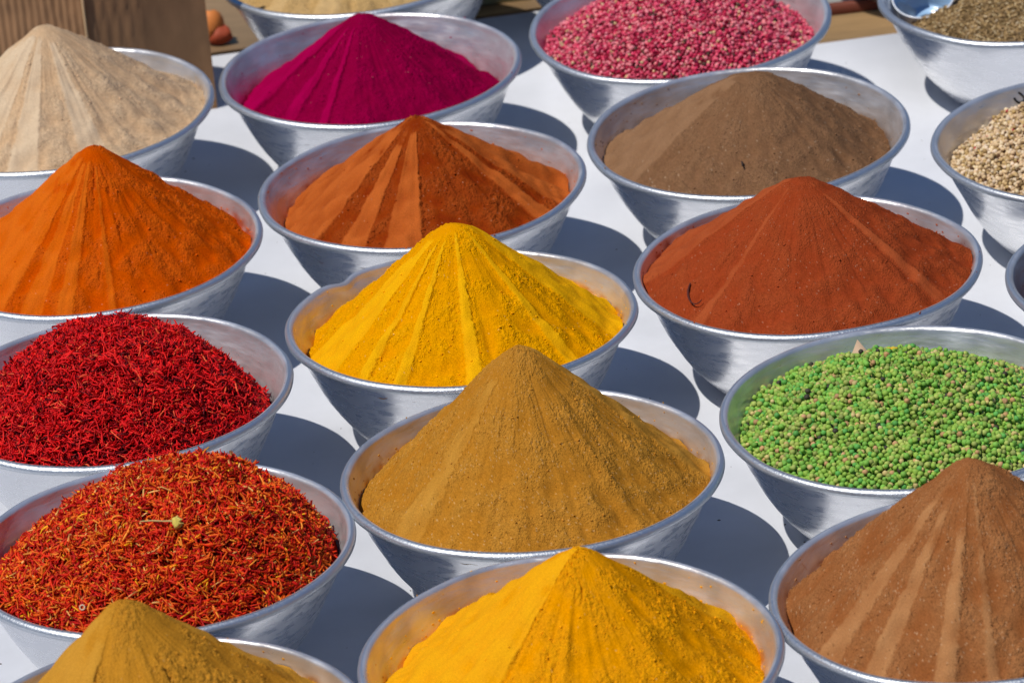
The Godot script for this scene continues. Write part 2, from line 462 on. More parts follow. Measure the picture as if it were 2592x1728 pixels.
func lumps(key: String, o: Node3D, v: PackedVector3Array, n: PackedVector3Array, c: PackedColorArray, kind: PackedFloat32Array, NA: int, NR: int, amount: float) -> void:
	# small clumps that have rolled onto the loose parts of the slope
	rng.seed = key.hash() + 31
	var list := []
	var want := int(380 * amount)
	for i in want * 3:
		var row := int(NR * sqrt(rng.randf_range(0.04, 0.98)))
		var q := row * NA + rng.randi() % NA
		if kind[q] < 0.45 or rng.randf() < 0.06: list.append(q)
		if list.size() >= want: break
	var mm := MultiMesh.new()
	mm.transform_format = MultiMesh.TRANSFORM_3D
	mm.use_colors = true
	mm.mesh = m.crumb_mesh
	mm.instance_count = list.size()
	for i in list.size():
		var q: int = list[i]
		var s := 0.0004 + 0.0010 * pow(rng.randf(), 3.0)
		var bs := Basis.from_euler(Vector3(rng.randf() * TAU, rng.randf() * TAU, 0)) * Basis.from_scale(Vector3(s, s * 0.7, s * 1.2))
		mm.set_instance_transform(i, Transform3D(bs, v[q] + n[q] * s * 0.3))
		var f := rng.randf_range(0.85, 1.15)
		mm.set_instance_color(i, Color(minf(c[q].r * f, 1.0), minf(c[q].g * f, 1.0), minf(c[q].b * f, 1.0)))
	var mi := MultiMeshInstance3D.new()
	mi.name = "powder_clumps"
	mi.multimesh = mm
	mi.material_override = m.dusty
	o.add_child(mi, true)
	tag(mi, "", "", "", "stuff")

func crumbs(key: String, o: Node3D, d: Dictionary, k: float) -> void:
	var mm := MultiMesh.new()
	mm.transform_format = MultiMesh.TRANSFORM_3D
	mm.use_colors = true
	mm.mesh = m.crumb_mesh
	var count := 150
	mm.instance_count = count
	rng.seed = key.hash() + 5
	for i in count:
		var a := rng.randf_range(-PI, PI)
		var yc := contact(d.at, rad_to_deg(a))
		var y := yc + pow(rng.randf(), 4.0) * (0.002 - yc)
		var r := wall_radius(minf(y, -0.003)) * k + wob(key.hash() % 977, cos(a), sin(a), y + RIM_H)
		var p := Vector3(cos(a) * r, y + RIM_H, sin(a) * r)
		if i % 30 == 0:
			r = (RIM_R + rng.randf_range(-0.002, 0.002)) * k
			p = Vector3(cos(a) * r, RIM_H + TUBE, sin(a) * r)
		var s := rng.randf_range(0.0004, 0.0014)
		var bs := Basis(Vector3(cos(a), 0, sin(a)), Vector3.UP, Vector3(-sin(a), 0, cos(a)) * -1.0) * Basis.from_scale(Vector3(s * 0.5, s, s * rng.randf_range(0.7, 1.6)))
		mm.set_instance_transform(i, Transform3D(bs, p))
		mm.set_instance_color(i, lin(d.smooth) * rng.randf_range(0.75, 1.0))
	var mi := MultiMeshInstance3D.new()
	mi.name = "powder_crumbs"
	mi.multimesh = mm
	mi.material_override = m.dusty
	o.add_child(mi, true)
	tag(mi, "", "", "", "stuff")

# a domed bed of loose pieces: the point and the slope at polar place (angle, t)
func bed_point(d: Dictionary, k: float, a: float, t: float) -> Vector3:
	var yc: float = contact(d.at, rad_to_deg(a))
	var r := (wall_radius(yc) - 0.002) * k
	var ax: float = d.apex[0]
	var az: float = d.apex[2]
	var u := tip_u(t, d.tip)
	var x := ax + (cos(a) * r - ax) * t
	var z := az + (sin(a) * r - az) * t
	var y: float = yc + (d.apex[1] - yc) * profile(d, u)
	y += n_big.get_noise_2d(x * 1.2 + d.apex[0] * 77.0, z * 1.2) * d.bump * 0.0022 * (1.0 - t * t * 0.7)
	return Vector3(x, y + RIM_H, z)

func bed_normal(d: Dictionary, k: float, a: float, t: float) -> Vector3:
	var p := bed_point(d, k, a, t)
	var q := bed_point(d, k, a, minf(t + 0.02, 1.0) if t < 0.97 else t - 0.02)
	var r := bed_point(d, k, a + 0.04 / maxf(t, 0.05) * 0.3, t)
	var n := (q - p).cross(r - p).normalized()
	return n if n.y > 0.0 else -n

func bed_surface(key: String, o: Node3D, d: Dictionary, k: float, col: Color, sink: float) -> void:
	var rows := 40
	var cols := 96
	var v := PackedVector3Array()
	var idx := PackedInt32Array()
	for i in rows:
		for j in cols:
			var a := TAU * j / cols
			v.append(bed_point(d, k, a, 0.004 + 0.996 * i / (rows - 1.0)) - Vector3(0, sink, 0))
	for i in rows - 1:
		for j in cols:
			var p := i * cols + j
			var q := i * cols + (j + 1) % cols
			idx.append_array([p, p + cols, q, q, p + cols, q + cols])
	var n := grid_normals(v, rows, cols, true)
	for i in n.size():
		if n[i].y < 0.0: n[i] = -n[i]
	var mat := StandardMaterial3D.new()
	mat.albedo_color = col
	mat.roughness = 1.0
	mat.metallic_specular = 0.0
	mesh_node("bed", array_mesh(v, n, idx), mat, o)

func thread_mesh(bend: float, twist: float, r: float, flare: float) -> ArrayMesh:
	# a curved three-sided strand, one unit long, lying along x
	var st := SurfaceTool.new()
	st.begin(Mesh.PRIMITIVE_TRIANGLES)
	var rings := []
	for i in 4:
		var s := i / 3.0
		var cpos := Vector3(s - 0.5, bend * (s * (1.0 - s)) * 4.0 - bend * 0.5, twist * sin(s * 5.0))
		var rr := r * lerpf(1.0, flare, s) * (0.55 if i == 0 else 1.0)
		var ring := []
		for j in 3:
			var a := TAU * j / 3.0 + s * 1.3
			ring.append(cpos + Vector3(0, cos(a) * rr, sin(a) * rr * 0.7))
		rings.append(ring)
	for i in 3:
		for j in 3:
			var a: Vector3 = rings[i][j]
			var b: Vector3 = rings[i][(j + 1) % 3]
			var c: Vector3 = rings[i + 1][j]
			var e: Vector3 = rings[i + 1][(j + 1) % 3]
			for p in [a, c, b, b, c, e]:
				st.add_vertex(p)
	for ring in [rings[0], rings[3]]:
		for p in ring: st.add_vertex(p)
	st.generate_normals()
	return st.commit()

func pea_mesh(seed_: int, lump: float, stretch := Vector3.ONE, level := 1) -> ArrayMesh:
	var sp := SphereMesh.new()
	sp.radius = 1.0
	sp.height = 2.0
	sp.radial_segments = 8 if level == 1 else 12
	sp.rings = 4 if level == 1 else 7
	var a := sp.get_mesh_arrays()
	var v: PackedVector3Array = a[Mesh.ARRAY_VERTEX]
	var n: PackedVector3Array = a[Mesh.ARRAY_NORMAL]
	for i in v.size():
		var p := v[i]
		var w := 1.0 + lump * (n_mid.get_noise_3d(p.x * 0.006 + seed_, p.y * 0.006, p.z * 0.006) + 0.6 * n_mid.get_noise_3d(p.x * 0.015, p.y * 0.015 + seed_, p.z * 0.015))
		v[i] = p * w * stretch
	if lump > 0.25:
		var st := SurfaceTool.new()
		st.create_from_arrays([v, null, null, null, null, null, null, null, null, null, null, null, a[Mesh.ARRAY_INDEX]])
		st.deindex()
		st.generate_normals()
		return st.commit()
	for i in n.size():
		n[i] = (n[i] / stretch).normalized()
	return array_mesh(v, n, a[Mesh.ARRAY_INDEX])

func pick(palette: Array) -> int:
	var roll := rng.randf()
	for i in palette.size():
		roll -= palette[i][1]
		if roll <= 0.0: return i
	return 0

# peppercorns and seeds: phyllotaxis layers over the bed, coloured from a palette, the nearest 300 as pieces of their own
func grain_heap(key: String, called: String, piece: String, label: String, category: String, size: float, palette: Array, shapes: Array, layers: int, bed_col: Color, flat := false, singles := 300) -> Node3D:
	var b: Array = BOWLS[key]
	var d: Dictionary = BEDS[key]
	var k: float = b[2] / RIM_R
	var o := thing(called, label, category, Vector3.ZERO, "whole spices heaped in bowls")
	o.basis = tilt_of(b)
	o.position = Vector3(b[0], 0, b[1]) - (o.basis * Vector3(0, RIM_H, 0) - Vector3(0, RIM_H, 0))
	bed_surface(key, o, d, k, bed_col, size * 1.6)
	rng.seed = key.hash()
	var places := []                       # transform, palette entry, shape
	var count := int(PI * 0.181 * 0.181 * 1.08 / (size * size * 4.0 * 0.80))
	for layer in layers:
		for i in count:
			var t := sqrt((i + 0.5) / count) * 0.992
			var a := i * 2.399963 + layer * 1.1 + rng.randf_range(-0.4, 0.4) * size / maxf(t * 0.18, 0.01)
			t = clampf(t + rng.randf_range(-0.35, 0.35) * size / 0.18, 0.0, 0.985)
			if layer == 2 and rng.randf() > 0.22: continue
			var p := bed_point(d, k, a, t)
			var lift: float = [-0.35, -1.25, 0.95][layer] * size + rng.randf_range(-0.35, 0.35) * size
			p.y += lift
			var bs := Basis.from_euler(Vector3(rng.randf() * TAU, rng.randf() * TAU, rng.randf() * TAU))
			if flat:
				var nn := bed_normal(d, k, a, t)
				var dirv := Vector3(cos(rng.randf() * TAU), 0, sin(rng.randf() * TAU)).normalized()
				dirv = (dirv - nn * dirv.dot(nn)).normalized()
				dirv = (dirv + nn * rng.randf_range(-0.5, 0.5)).normalized()
				var side := nn.cross(dirv).normalized()
				bs = Basis(dirv, dirv.cross(side) * -1.0, side)
			var s := size * rng.randf_range(0.74, 1.14)
			places.append([Transform3D(bs * Basis.from_scale(Vector3(s, s, s)), p), pick(palette), rng.randi() % shapes.size(), layer])
	scatter(o, piece, places, palette, shapes, singles, b)
	return o

func scatter(o: Node3D, piece: String, places: Array, palette: Array, shapes: Array, singles: int, b: Array) -> void:
	# the pieces that show largest: upper layers nearest to the camera and inside the frame
	var cam := Vector3(0, 2.07, 0)
	var order := []
	for i in places.size():
		var p: Vector3 = o.transform * (places[i][0] as Transform3D).origin
		var rel := places[i][0].origin as Vector3
		var front := rel.z
		var hidden: bool = places[i][3] == 1 or rel.z > 0.15 or absf(p.x / -p.z) > 0.118
		order.append([p.distance_to(cam) + (9.0 if hidden else 0.0), i])
	order.sort_custom(func(p, q): return p[0] < q[0])
	var alone := {}
	for i in mini(singles, order.size()): alone[order[i][1]] = true
	var mats := []
	for e in palette:
		var mt: StandardMaterial3D = m.grain.duplicate()
		mt.albedo_color = e[0]
		mats.append(mt)
	for sh in shapes.size():
		var mine := []
		for i in places.size():
			if places[i][2] == sh and not alone.has(i): mine.append(i)
		var mm := MultiMesh.new()
		mm.transform_format = MultiMesh.TRANSFORM_3D
		mm.use_colors = true
		mm.mesh = shapes[sh]
		mm.instance_count = mine.size()
		for w in mine.size():
			var e: Array = places[mine[w]]
			mm.set_instance_transform(w, e[0])
			var cc := lin(palette[e[1]][0])
			var f := rng.randf_range(0.78, 1.15)
			mm.set_instance_color(w, Color(minf(cc.r * f, 1.0), minf(cc.g * f, 1.0), minf(cc.b * f * rng.randf_range(0.9, 1.1), 1.0)))
		var mi := MultiMeshInstance3D.new()
		mi.name = piece + "s"
		mi.multimesh = mm
		mi.material_override = m.tinted
		o.add_child(mi, true)
		tag(mi, "", "", "", "stuff")
	var n := 0
	for i in alone:
		var e: Array = places[i]
		var mi := MeshInstance3D.new()
		mi.name = piece if n == 0 else "%s_%03d" % [piece, n]
		n += 1
		mi.mesh = shapes[e[2]]
		mi.material_override = mats[e[1]]
		mi.transform = e[0]
		o.add_child(mi, true)

func thread_heap(key: String, label: String, called: String, piece: String, count: int, length: float, width: float, palette: Array, bed_col: Color) -> Node3D:
	var b: Array = BOWLS[key]
	var d: Dictionary = BEDS[key]
	var k: float = b[2] / RIM_R
	var o := thing(called, label, "spice heap", Vector3.ZERO, "whole spices heaped in bowls")
	o.basis = tilt_of(b)
	o.position = Vector3(b[0], 0, b[1]) - (o.basis * Vector3(0, RIM_H, 0) - Vector3(0, RIM_H, 0))
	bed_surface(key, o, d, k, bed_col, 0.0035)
	rng.seed = key.hash()
	var w := width / length
	var shapes := [thread_mesh(0.10, 0.03, w, 1.2), thread_mesh(-0.16, 0.05, w * 0.8, 1.5), thread_mesh(0.26, -0.06, w * 0.9, 1.0), thread_mesh(0.03, 0.0, w * 1.2, 0.7)]
	var places := []
	for i in count:
		var t := sqrt(rng.randf()) * 0.965
		var a := rng.randf() * TAU
		var p := bed_point(d, k, a, t)
		var nn := bed_normal(d, k, a, t)
		var depth := rng.randf()
		p += nn * (-0.0034 + 0.0052 * depth + 0.0034 * n_mid.get_noise_2d(p.x * 0.8, p.z * 0.8))
		var ang := n_big.get_noise_2d(p.x * 2.2 + 5.0, p.z * 2.2) * 5.0 + rng.randfn(0.0, 0.85)
		var dirv := Vector3(cos(ang), 0, sin(ang))
		# strands by the wall turn until both ends stay inside the bowl
		for turn in 5:
			var reach := Vector2(p.x, p.z).length()
			var e1 := Vector2(p.x + dirv.x * length * 0.6, p.z + dirv.z * length * 0.6).length()
			var e2 := Vector2(p.x - dirv.x * length * 0.6, p.z - dirv.z * length * 0.6).length()
			if maxf(e1, e2) < (wall_radius(p.y - RIM_H) - 0.001) * k or reach < 0.14: break
			dirv = dirv.lerp(Vector3(-sin(a), 0, cos(a)) * (1.0 if dirv.dot(Vector3(-sin(a), 0, cos(a))) > 0.0 else -1.0), 0.4).normalized()
		dirv = (dirv - nn * dirv.dot(nn)).normalized()
		dirv = (dirv + nn * rng.randfn(0.0, 0.36 if t < 0.9 else 0.28)).normalized()
		var side := nn.cross(dirv).normalized()
		var up := dirv.cross(side)
		var l := length * rng.randf_range(0.35, 1.35)
		var th := length * rng.randf_range(0.8, 1.25)
		places.append([Transform3D(Basis(dirv * l, -up * th, side * th), p), pick(palette), rng.randi() % 4, 0 if depth > 0.6 else 1])
	scatter(o, piece, places, palette, shapes, 300, b)
	return o

# ---------------------------------------------------------------- simple solids
func box_mesh(size: Vector3, bevel := 0.0015) -> ArrayMesh:
	# a box with chamfered edges
	var st := SurfaceTool.new()
	st.begin(Mesh.PRIMITIVE_TRIANGLES)
	var h := size * 0.5
	var be := minf(bevel, minf(h.x, minf(h.y, h.z)) * 0.45)
	var quad := func(a: Vector3, b: Vector3, c: Vector3, d: Vector3):
		var nn := (c - a).cross(b - a)
		if nn.dot(a + b + c + d) < 0.0:
			var t := b
			b = d
			d = t
		for p in [a, b, c, a, c, d]: st.add_vertex(p)
	for ax in 3:
		for s in [-1.0, 1.0]:
			var u := (ax + 1) % 3
			var w := (ax + 2) % 3
			var c := []
			for q in [[-1, -1], [1, -1], [1, 1], [-1, 1]]:
				var p := Vector3.ZERO
				p[ax] = s * h[ax]
				p[u] = q[0] * (h[u] - be)
				p[w] = q[1] * (h[w] - be)
				c.append(p)
			quad.call(c[0], c[1], c[2], c[3])
	for ax in 3:
		var u := (ax + 1) % 3
		var w := (ax + 2) % 3
		for su in [-1.0, 1.0]:
			for sw in [-1.0, 1.0]:
				var pts := []
				for s in [-1.0, 1.0]:
					var p := Vector3.ZERO
					p[ax] = s * (h[ax] - be)
					p[u] = su * h[u]
					p[w] = sw * (h[w] - be)
					var q := p
					q[u] = su * (h[u] - be)
					q[w] = sw * h[w]
					pts.append([p, q])
				quad.call(pts[0][0], pts[0][1], pts[1][1], pts[1][0])
	for sx in [-1.0, 1.0]:
		for sy in [-1.0, 1.0]:
			for sz in [-1.0, 1.0]:
				var a := Vector3(sx * h.x, sy * (h.y - be), sz * (h.z - be))
				var b := Vector3(sx * (h.x - be), sy * h.y, sz * (h.z - be))
				var c := Vector3(sx * (h.x - be), sy * (h.y - be), sz * h.z)
				if (c - a).cross(b - a).dot(a + b + c) < 0.0:
					for p in [a, c, b]: st.add_vertex(p)
				else:
					for p in [a, b, c]: st.add_vertex(p)
	st.generate_normals()
	return st.commit()

func slab(outline: PackedVector2Array, top: float, thick: float) -> ArrayMesh:
	# a flat plate of any outline (x, z), top and sides
	var st := SurfaceTool.new()
	st.begin(Mesh.PRIMITIVE_TRIANGLES)
	var tri := Geometry2D.triangulate_polygon(outline)
	for i in range(0, tri.size(), 3):
		var p := []
		for j in 3: p.append(Vector3(outline[tri[i + j]].x, top, outline[tri[i + j]].y))
		if (p[2] - p[0]).cross(p[1] - p[0]).y < 0.0: p.reverse()
		for q in p: st.add_vertex(q)
		p.reverse()
		for q in p: st.add_vertex(q - Vector3(0, thick, 0))
	var cw := Geometry2D.is_polygon_clockwise(outline)
	for i in outline.size():
		var a := outline[i]
		var b := outline[(i + 1) % outline.size()]
		var q := [Vector3(a.x, top, a.y), Vector3(b.x, top, b.y), Vector3(b.x, top - thick, b.y), Vector3(a.x, top - thick, a.y)]
		if cw: q.reverse()
		for w in [0, 1, 2, 0, 2, 3]: st.add_vertex(q[w])
	st.generate_normals()
	return st.commit()

func tube_along(pts: Array, radii: Array, sides := 7) -> ArrayMesh:
	var v := PackedVector3Array()
	var idx := PackedInt32Array()
	for i in pts.size():
		var dirv: Vector3 = (pts[mini(i + 1, pts.size() - 1)] - pts[maxi(i - 1, 0)]).normalized()
		var s := dirv.cross(Vector3.UP if absf(dirv.y) < 0.9 else Vector3.RIGHT).normalized()
		var w := s.cross(dirv)
		for j in sides:
			var a := TAU * j / sides
			v.append(pts[i] + (s * cos(a) + w * sin(a)) * radii[i])
	for i in pts.size() - 1:
		for j in sides:
			var p := i * sides + j
			var q := i * sides + (j + 1) % sides
			idx.append_array([p, q, p + sides, q, q + sides, p + sides])
	for e in [0, pts.size() - 1]:
		for j in range(1, sides - 1):
			idx.append_array([e * sides, e * sides + j, e * sides + j + 1])
	return array_mesh(v, grid_normals_out(v, pts, sides), idx)

func grid_normals_out(v: PackedVector3Array, pts: Array, sides: int) -> PackedVector3Array:
	var n := PackedVector3Array()
	for i in pts.size():
		for j in sides: n.append((v[i * sides + j] - pts[i]).normalized())
	return n

func plain(c: Color, rough := 0.9) -> StandardMaterial3D:
	var mt := StandardMaterial3D.new()
	mt.albedo_color = c
	mt.roughness = rough
	return mt

# ---------------------------------------------------------------- the scene
func _ready() -> void:
	# camera
	var cam := Camera3D.new()
	cam.name = "camera"
	add_child(cam)
	cam.position = Vector3(0, RIM_H + 1.93182, 0)
	cam.rotation_degrees = Vector3(-24.348, 0, 0)
	cam.rotate_object_local(Vector3(0, 0, 1), -deg_to_rad(4.888))
	cam.fov = 9.2119
	cam.near = 0.2
	cam.far = 200.0
	var att := CameraAttributesPhysical.new()
	att.frustum_focal_length = 148.97
	att.frustum_focus_distance = 4.5
	att.exposure_aperture = 10.0
	att.frustum_near = 0.2
	att.frustum_far = 200.0
	cam.attributes = att
	cam.fov = 9.2119
	cam.current = true
	# sky
	var we := WorldEnvironment.new()
	we.name = "world"
	var env := Environment.new()
	env.background_mode = Environment.BG_SKY
	var sky := Sky.new()
	var psm := ProceduralSkyMaterial.new()
	psm.sky_top_color = Color(0.26, 0.465, 0.74)
	psm.sky_horizon_color = Color(0.55, 0.69, 0.83)
	psm.sky_curve = 0.18
	psm.sky_energy_multiplier = 0.74
	psm.ground_bottom_color = Color(0.30, 0.27, 0.24)
	psm.ground_horizon_color = Color(0.5, 0.5, 0.5)
	sky.sky_material = psm
	env.sky = sky
	env.tonemap_mode = Environment.TONE_MAPPER_LINEAR
	env.tonemap_exposure = 1.0
	env.sdfgi_enabled = true
	env.ssao_enabled = true
	env.ssil_enabled = true
	we.environment = env
	add_child(we)
	# sun, high and from the front left
	var sun := DirectionalLight3D.new()
	sun.name = "sun"
	add_child(sun)
	sun.look_at_from_position(Vector3.ZERO, Vector3(0.4574, -1.0, -0.2402), Vector3.UP)
	sun.light_energy = 1.18
	sun.light_color = Color(1.0, 0.975, 0.94)
	sun.light_angular_distance = 0.53
	sun.shadow_enabled = true

	for e in [[n_big, 3, 25.0, 2], [n_mid, 7, 130.0, 3], [n_fine, 11, 420.0, 2]]:
		e[0].seed = e[1]
		e[0].noise_type = FastNoiseLite.TYPE_SIMPLEX_SMOOTH
		e[0].frequency = e[2]
		e[0].fractal_octaves = e[3]
	n_clump.seed = 5
	n_clump.noise_type = FastNoiseLite.TYPE_CELLULAR
	n_clump.cellular_return_type = FastNoiseLite.RETURN_DISTANCE
	n_clump.cellular_jitter = 1.0
	n_clump.frequency = 170.0
	n_clump.fractal_type = FastNoiseLite.FRACTAL_FBM
	n_clump.fractal_octaves = 2
	n_clump.fractal_gain = 0.55
	n_clump.domain_warp_enabled = true
	n_clump.domain_warp_amplitude = 0.004
	n_clump.domain_warp_frequency = 120.0
	materials()
	table()
	backdrop()
	for key in BOWLS: bowl(key)
	for key in HEAPS: powder(key)
	whole_spices()
	small_things()

func materials() -> void:
	var metal := StandardMaterial3D.new()
	metal.albedo_color = Color(0.90, 0.905, 0.915)
	metal.vertex_color_use_as_albedo = true
	metal.metallic = 1.0
	metal.roughness = 1.0
	metal.roughness_texture = noise_tex(0.02, 4, false, 0, 0.18, 0.42, 5)
	metal.roughness_texture_channel = BaseMaterial3D.TEXTURE_CHANNEL_RED
	metal.normal_enabled = true
	metal.normal_texture = noise_tex(0.03, 4, true, 3.0, 0, 1, 8)
	metal.normal_scale = 0.09
	metal.uv1_scale = Vector3(3.0, 5.0, 1.0)
	m.metal = metal
	var inside: StandardMaterial3D = metal.duplicate()
	inside.roughness_texture = noise_tex(0.02, 4, false, 0, 0.24, 0.50, 25)
	inside.metallic = 0.70
	inside.albedo_color = Color(0.87, 0.875, 0.885)
	inside.normal_scale = 0.30
	m.inside = inside
	metal.metallic = 0.88
	var rim: StandardMaterial3D = metal.duplicate()
	rim.vertex_color_use_as_albedo = false
	rim.albedo_color = Color(0.80, 0.82, 0.84)
	rim.roughness_texture = noise_tex(0.05, 4, false, 0, 0.32, 0.56, 15)
	rim.normal_texture = noise_tex(0.05, 4, true, 4.0, 0, 1, 18)
	rim.normal_scale = 0.25
	rim.uv1_scale = Vector3(14.0, 5.0, 1.0)
	rim.metallic = 0.9
	m.rim = rim
	var powder_m := StandardMaterial3D.new()
	powder_m.vertex_color_use_as_albedo = true
	powder_m.roughness = 1.0
	powder_m.metallic_specular = 0.1
	powder_m.albedo_texture = noise_tex(0.11, 4, false, 0, 0.74, 1.06, 21)
	powder_m.heightmap_enabled = true
	powder_m.heightmap_texture = noise_tex(0.06, 5, false, 0, 0.0, 1.0, 22)
	powder_m.heightmap_scale = 0.06
	powder_m.uv1_triplanar = true
	powder_m.uv1_scale = Vector3(14, 14, 14)
	m.powder = powder_m
	var loose: StandardMaterial3D = powder_m.duplicate()
	loose.heightmap_texture = noise_tex(0.06, 4, false, 0, 0.0, 1.0, 27)
	loose.heightmap_scale = 0.17
	m.powder_loose = loose
	var tinted := StandardMaterial3D.new()
	tinted.vertex_color_use_as_albedo = true
	tinted.roughness = 0.62
	tinted.metallic_specular = 0.35
	m.tinted = tinted
	var dusty: StandardMaterial3D = tinted.duplicate()
	dusty.roughness = 1.0
	dusty.metallic_specular = 0.1
	m.dusty = dusty
	var grain := StandardMaterial3D.new()
	grain.roughness = 0.62
	grain.metallic_specular = 0.35
	m.grain = grain
	m.crumb_mesh = pea_mesh(4, 0.4)

func table() -> void:
	var t := thing("table", "long market table with a white laminate top", "table", Vector3.ZERO)
	var top := PackedVector2Array([Vector2(-2.2, -5.36), Vector2(-0.361, -5.642), Vector2(0.068, -5.707), Vector2(0.25, -5.735), Vector2(0.25, -5.452), Vector2(0.572, -5.496), Vector2(2.2, -5.72), Vector2(2.2, -2.75), Vector2(-2.2, -2.75)])
	var white := plain(Color(0.885, 0.90, 0.93), 0.42)
	white.albedo_texture = noise_tex(0.006, 5, false, 0, 0.90, 1.0, 31)
	white.uv1_triplanar = true
	white.uv1_scale = Vector3(1.7, 1.7, 1.7)
	mesh_node("tabletop", slab(top, 0.0, 0.022), white, t)
	var frame := plain(Color8(120, 112, 104), 0.6)
	for p in [Vector3(-2.0, -0.386, -2.95), Vector3(2.0, -0.386, -2.95), Vector3(-2.0, -0.386, -5.2), Vector3(2.0, -0.386, -5.5)]:
		var leg := mesh_node("leg", box_mesh(Vector3(0.06, 0.728, 0.06), 0.004), frame, t)
		leg.position = p
	var g := mesh_node("ground", slab(PackedVector2Array([Vector2(-60, -80), Vector2(60, -80), Vector2(60, 30), Vector2(-60, 30)]), -0.75, 0.2), plain(Color8(150, 142, 132)), self)
	tag(g, "", "", "", "structure")

func wood(c: Color, seed_: int) -> StandardMaterial3D:
	var w := plain(c, 0.75)
	w.albedo_texture = noise_tex(0.02, 5, false, 0, 0.78, 1.0, seed_)
	w.uv1_triplanar = true
	w.uv1_scale = Vector3(1.2, 9.0, 9.0)
	return w

func backdrop() -> void:
	# the wooden boards on which the far bowls and boxes stand
	var left := thing("wooden_board", "tan wooden board behind the white table top, beside the carton", "board", Vector3.ZERO, "wooden boards behind the table")
	mesh_node("board_top", slab(PackedVector2Array([Vector2(-2.2, -5.376), Vector2(-0.361, -5.658), Vector2(0.068, -5.723), Vector2(0.245, -5.750), Vector2(0.245, -7.2), Vector2(-2.2, -7.2)]), -0.001, 0.03), wood(Color8(206, 166, 116), 41), left)
	var right := thing("wooden_board", "tan wooden board with a red brown lip beside the cumin bowl", "board", Vector3.ZERO, "wooden boards behind the table")
	mesh_node("board_top", slab(PackedVector2Array([Vector2(0.256, -5.457), Vector2(0.572, -5.500), Vector2(2.2, -5.724), Vector2(2.2, -5.79), Vector2(0.256, -5.585)]), -0.004, 0.03), wood(Color8(212, 172, 120), 42), right)
	var lip := mesh_node("lip", box_mesh(Vector3(2.0, 0.016, 0.012), 0.002), wood(Color8(122, 58, 38), 43), right)
	lip.position = Vector3(1.245, 0.0041, -5.682)
	lip.rotation.y = atan2(0.205, 1.944)
	var cloth := mesh_node("white_sheet", slab(PackedVector2Array([Vector2(0.256, -5.60), Vector2(2.2, -5.81), Vector2(2.2, -7.2), Vector2(0.256, -7.2)]), -0.002, 0.028), plain(Color8(222, 224, 218), 0.8), self)
	tag(cloth, "white sheet beyond the red brown lip of the wooden board", "sheet")
	for p in [Vector3(-2.0, 0, -6.9), Vector3(-0.1, 0, -6.9)]:
		var leg := mesh_node("leg", box_mesh(Vector3(0.06, 0.718, 0.06), 0.004), m.leg if m.has("leg") else wood(Color8(120, 96, 70), 44), left)
		leg.position = p + Vector3(0, -0.391, 0)
	# brown carton behind the cream powder
	var c := thing("cardboard_carton", "brown cardboard carton with a torn ribbed side behind the cream powder", "carton", Vector3(-0.535, 0, -5.40))
	var kraft := plain(Color8(166, 124, 86), 0.95)
	kraft.albedo_texture = noise_tex(0.012, 5, false, 0, 0.82, 1.0, 51)
	kraft.uv1_triplanar = true
	kraft.uv1_scale = Vector3(6, 2, 6)
	var tall := 0.30
	# right face, from the corner to the right and slightly back
	var rx := Vector3(0.160, 0, -0.030)
	var lx := Vector3(-0.42, 0, -0.20)
	mesh_node("right_side", sheet(Vector3.ZERO, rx, tall, 40, 30, func(u, v2): return 0.0025 * n_big.get_noise_2d(u * 0.05, v2 * 0.01) + (0.0018 * pow(maxf(0.0, sin(u * 62.0 + 2.0 * sin(v2 * 7.0))), 3.0) * (1.0 - smoothstep(0.36, 0.56, u)))), kraft, c)
	mesh_node("ribbed_side", sheet(lx, -lx, tall, 260, 40, func(u, v2): return 0.0012 * sin(u * 250.0 + 0.8 * n_big.get_noise_2d(u * 0.2, v2 * 0.04)) + 0.0016 * n_big.get_noise_2d(u * 0.5, v2 * 0.25)), kraft, c)
	mesh_node("back_side", sheet(rx, lx - rx + Vector3(0.16, 0, -0.10), tall, 8, 4, func(_u, _v): return 0.0), kraft, c)
	var back_l := lx + Vector3(0.16, 0, -0.10)
	mesh_node("far_side", sheet(back_l, lx - back_l, tall, 8, 4, func(_u, _v): return 0.0), kraft, c)
	var fold := mesh_node("paper_fold", box_mesh(Vector3(0.0035, tall, 0.004), 0.001), plain(Color8(206, 172, 128), 0.9), c)
	fold.position = Vector3(-0.002, tall * 0.5, 0.002)
	# blue plastic hanging over the carton's top
	var bag := mesh_node("blue_plastic_sheet", sheet(Vector3(-0.93, 0.288, -5.59) + Vector3(0, 0, 0.012), Vector3(0.24, 0, 0.112), 0.06, 24, 8, func(u, v2): return 0.004 * sin(u * 21.0) * v2), plain(Color8(30, 62, 190), 0.4), self)
	tag(bag, "blue plastic sheet hanging at the top of the cardboard carton", "plastic sheet")
	# an orange fruit on the board, half hidden by the carton
	var fruit := thing("orange_fruit", "small orange fruit lump on the board beside the carton, its shaded side painted darker red", "fruit", Vector3(-0.389, 0, -5.694))
	var body := mesh_node("fruit_flesh", pea_mesh(6, 0.25, Vector3(0.9, 1.25, 0.9), 2), plain(Color8(214, 128, 60), 0.7), fruit)
	body.scale = Vector3(0.020, 0.020, 0.020)
	body.position = Vector3(0, 0.024, 0)
	var low := mesh_node("painted_shade_side", pea_mesh(9, 0.3, Vector3(1.1, 0.8, 0.9), 2), plain(Color8(158, 66, 36), 0.7), fruit)  # the fruit's own shade, put in as a lower lump of darker colour
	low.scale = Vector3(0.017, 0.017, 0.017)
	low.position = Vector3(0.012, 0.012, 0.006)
	# grey green box and pale box beyond the magenta powder
	var gb := thing("grey_green_box", "flat grey green box behind the magenta powder bowl", "box", Vector3(-0.022, -0.001, -5.815))
	var gm := plain(Color8(168, 176, 148), 0.85)
	gm.albedo_texture = noise_tex(0.01, 4, false, 0, 0.88, 1.0, 61)
	gm.uv1_triplanar = true
